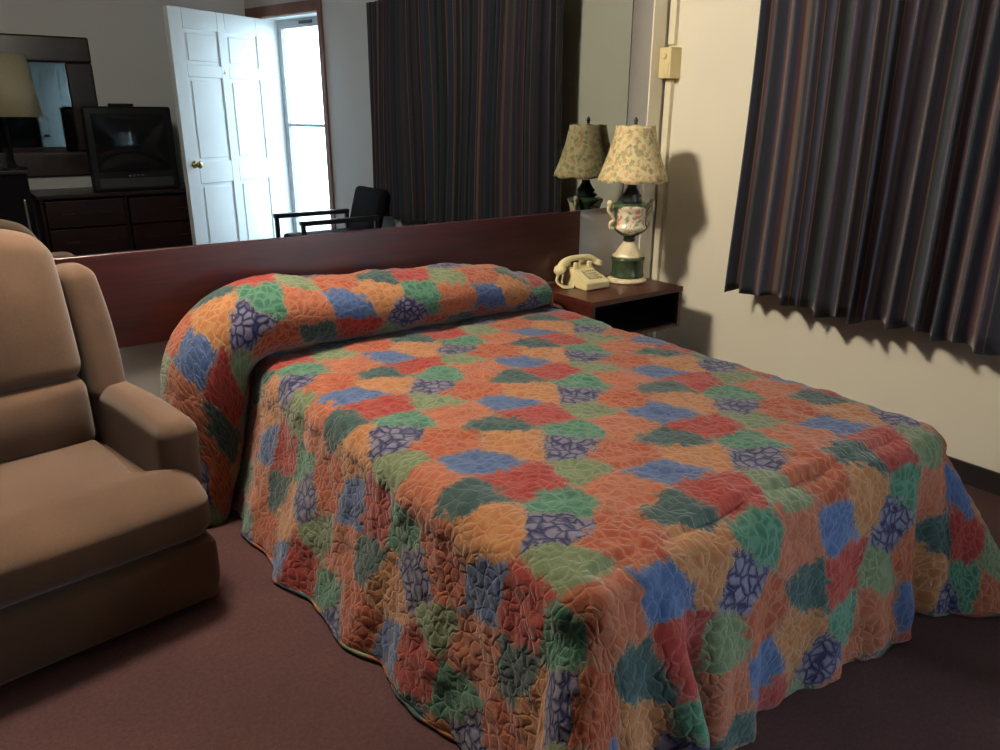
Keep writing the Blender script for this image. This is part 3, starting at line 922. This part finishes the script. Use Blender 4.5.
obj('shade_spider', bm, M['blackmetal'], tl)

# black vinyl armchair by the entrance
oc = empty('side_chair', (2.47, -2.78, 0), 0, 'black vinyl side chair with square arms beside the entrance door', 'chair')
obj('seat', rbox(-.34, .24, -.22, .22, .40, .475, .025, .04), M['blackvinyl'], oc, smooth=True)
def ob(x, y, z): return x + .10*(z - .45)/.35, y, z
obj('backrest', rbox(.20, .27, -.24, .24, .44, .80, .03, .04, fn=ob), M['blackvinyl'], oc, smooth=True)
for s in (-1, 1):
    y = s*.262
    obj('armrest', B(-.38, .24, y - .025, y + .025, .585, .62), M['blackmetal'], oc, bevel=.006)
    obj('leg', B(-.375, -.345, y - .015, y + .015, 0, .584), M['blackmetal'], oc, bevel=.003)
    obj('leg', B(.21, .24, y - .015, y + .015, 0, .584), M['blackmetal'], oc, bevel=.003)
    obj('side_rail', B(-.344, .209, y - .012, y + .012, .40, .43), M['blackmetal'], oc)
for q in ((-.37, -.35), (.215, .235)): obj('cross_rail', B(*q, -.246, .246, .375, .40), M['blackmetal'], oc)

# ------------------------------------------------------------------ lights
LAMP = (.42, -.31, 2.33)
cl = empty('ceiling_lamp', (LAMP[0], LAMP[1], CH), 0, 'round ceiling lamp with a glowing globe above the armchair side of the bed', 'lamp')
obj('canopy', lathe([(.0, 0), (.09, 0), (.09, -.02), (.05, -.045), (.05, -.07), (.0, -.07)], 40, close=False), M['brass'], cl, smooth=True)
bm = bmesh.new(); bmesh.ops.create_uvsphere(bm, u_segments=32, v_segments=20, radius=.150, matrix=Matrix.Translation((0, 0, LAMP[2] - CH - .0)))
obj('globe', bm, M['globe'], cl, smooth=True)

w = bpy.data.worlds.new('sky'); sc.world = w; w.use_nodes = True
bg = w.node_tree.nodes['Background']; bg.inputs[0].default_value = (.80, .90, 1.0, 1); bg.inputs[1].default_value = 19.0
pd = bpy.data.lights.new('door_portal', 'AREA'); pd.shape = 'RECTANGLE'; pd.size = LH - LJ; pd.size_y = HD; pd.cycles.is_portal = True
po = bpy.data.objects.new('door_portal', pd); link(po)
pc = W0 + WD*((LJ + LH)/2) + WN*.21
po.location = (pc.x, pc.y, HD/2)
nin = Vector((-WN.x, -WN.y, 0))
po.rotation_euler = nin.to_track_quat('-Z', 'Y').to_euler()

# ------------------------------------------------------------------ camera
F_, yaw, pit, rol = 762.454, .629962, .331463, .00445237
cy, sy, cp_, sp_ = math.cos(yaw), math.sin(yaw), math.cos(pit), math.sin(pit)
Fw = Vector((sy*cp_, cy*cp_, -sp_)); Rt = Vector((cy, -sy, 0)); Up = Rt.cross(Fw)
r_ = Rt*math.cos(rol) + Up*math.sin(rol); u_ = -Rt*math.sin(rol) + Up*math.cos(rol)
cam = bpy.data.cameras.new('camera'); cam.sensor_width = 36; cam.lens = F_*36/1000; cam.clip_start = .05
camo = bpy.data.objects.new('camera', cam); link(camo)
camo.matrix_world = Matrix(((r_.x, u_.x, -Fw.x, 0), (r_.y, u_.y, -Fw.y, -2.8), (r_.z, u_.z, -Fw.z, 1.3636), (0, 0, 0, 1)))
sc.camera = camo

sc.view_settings.view_transform = 'Standard'; sc.view_settings.look = 'None'
sc.view_settings.gamma = 1; sc.view_settings.use_curve_mapping = False
sc.view_settings.exposure = 0.3
sc.cycles.max_bounces = 14; sc.cycles.diffuse_bounces = 6; sc.cycles.glossy_bounces = 8
sc.cycles.transparent_max_bounces = 8; sc.cycles.caustics_reflective = False; sc.cycles.caustics_refractive = False
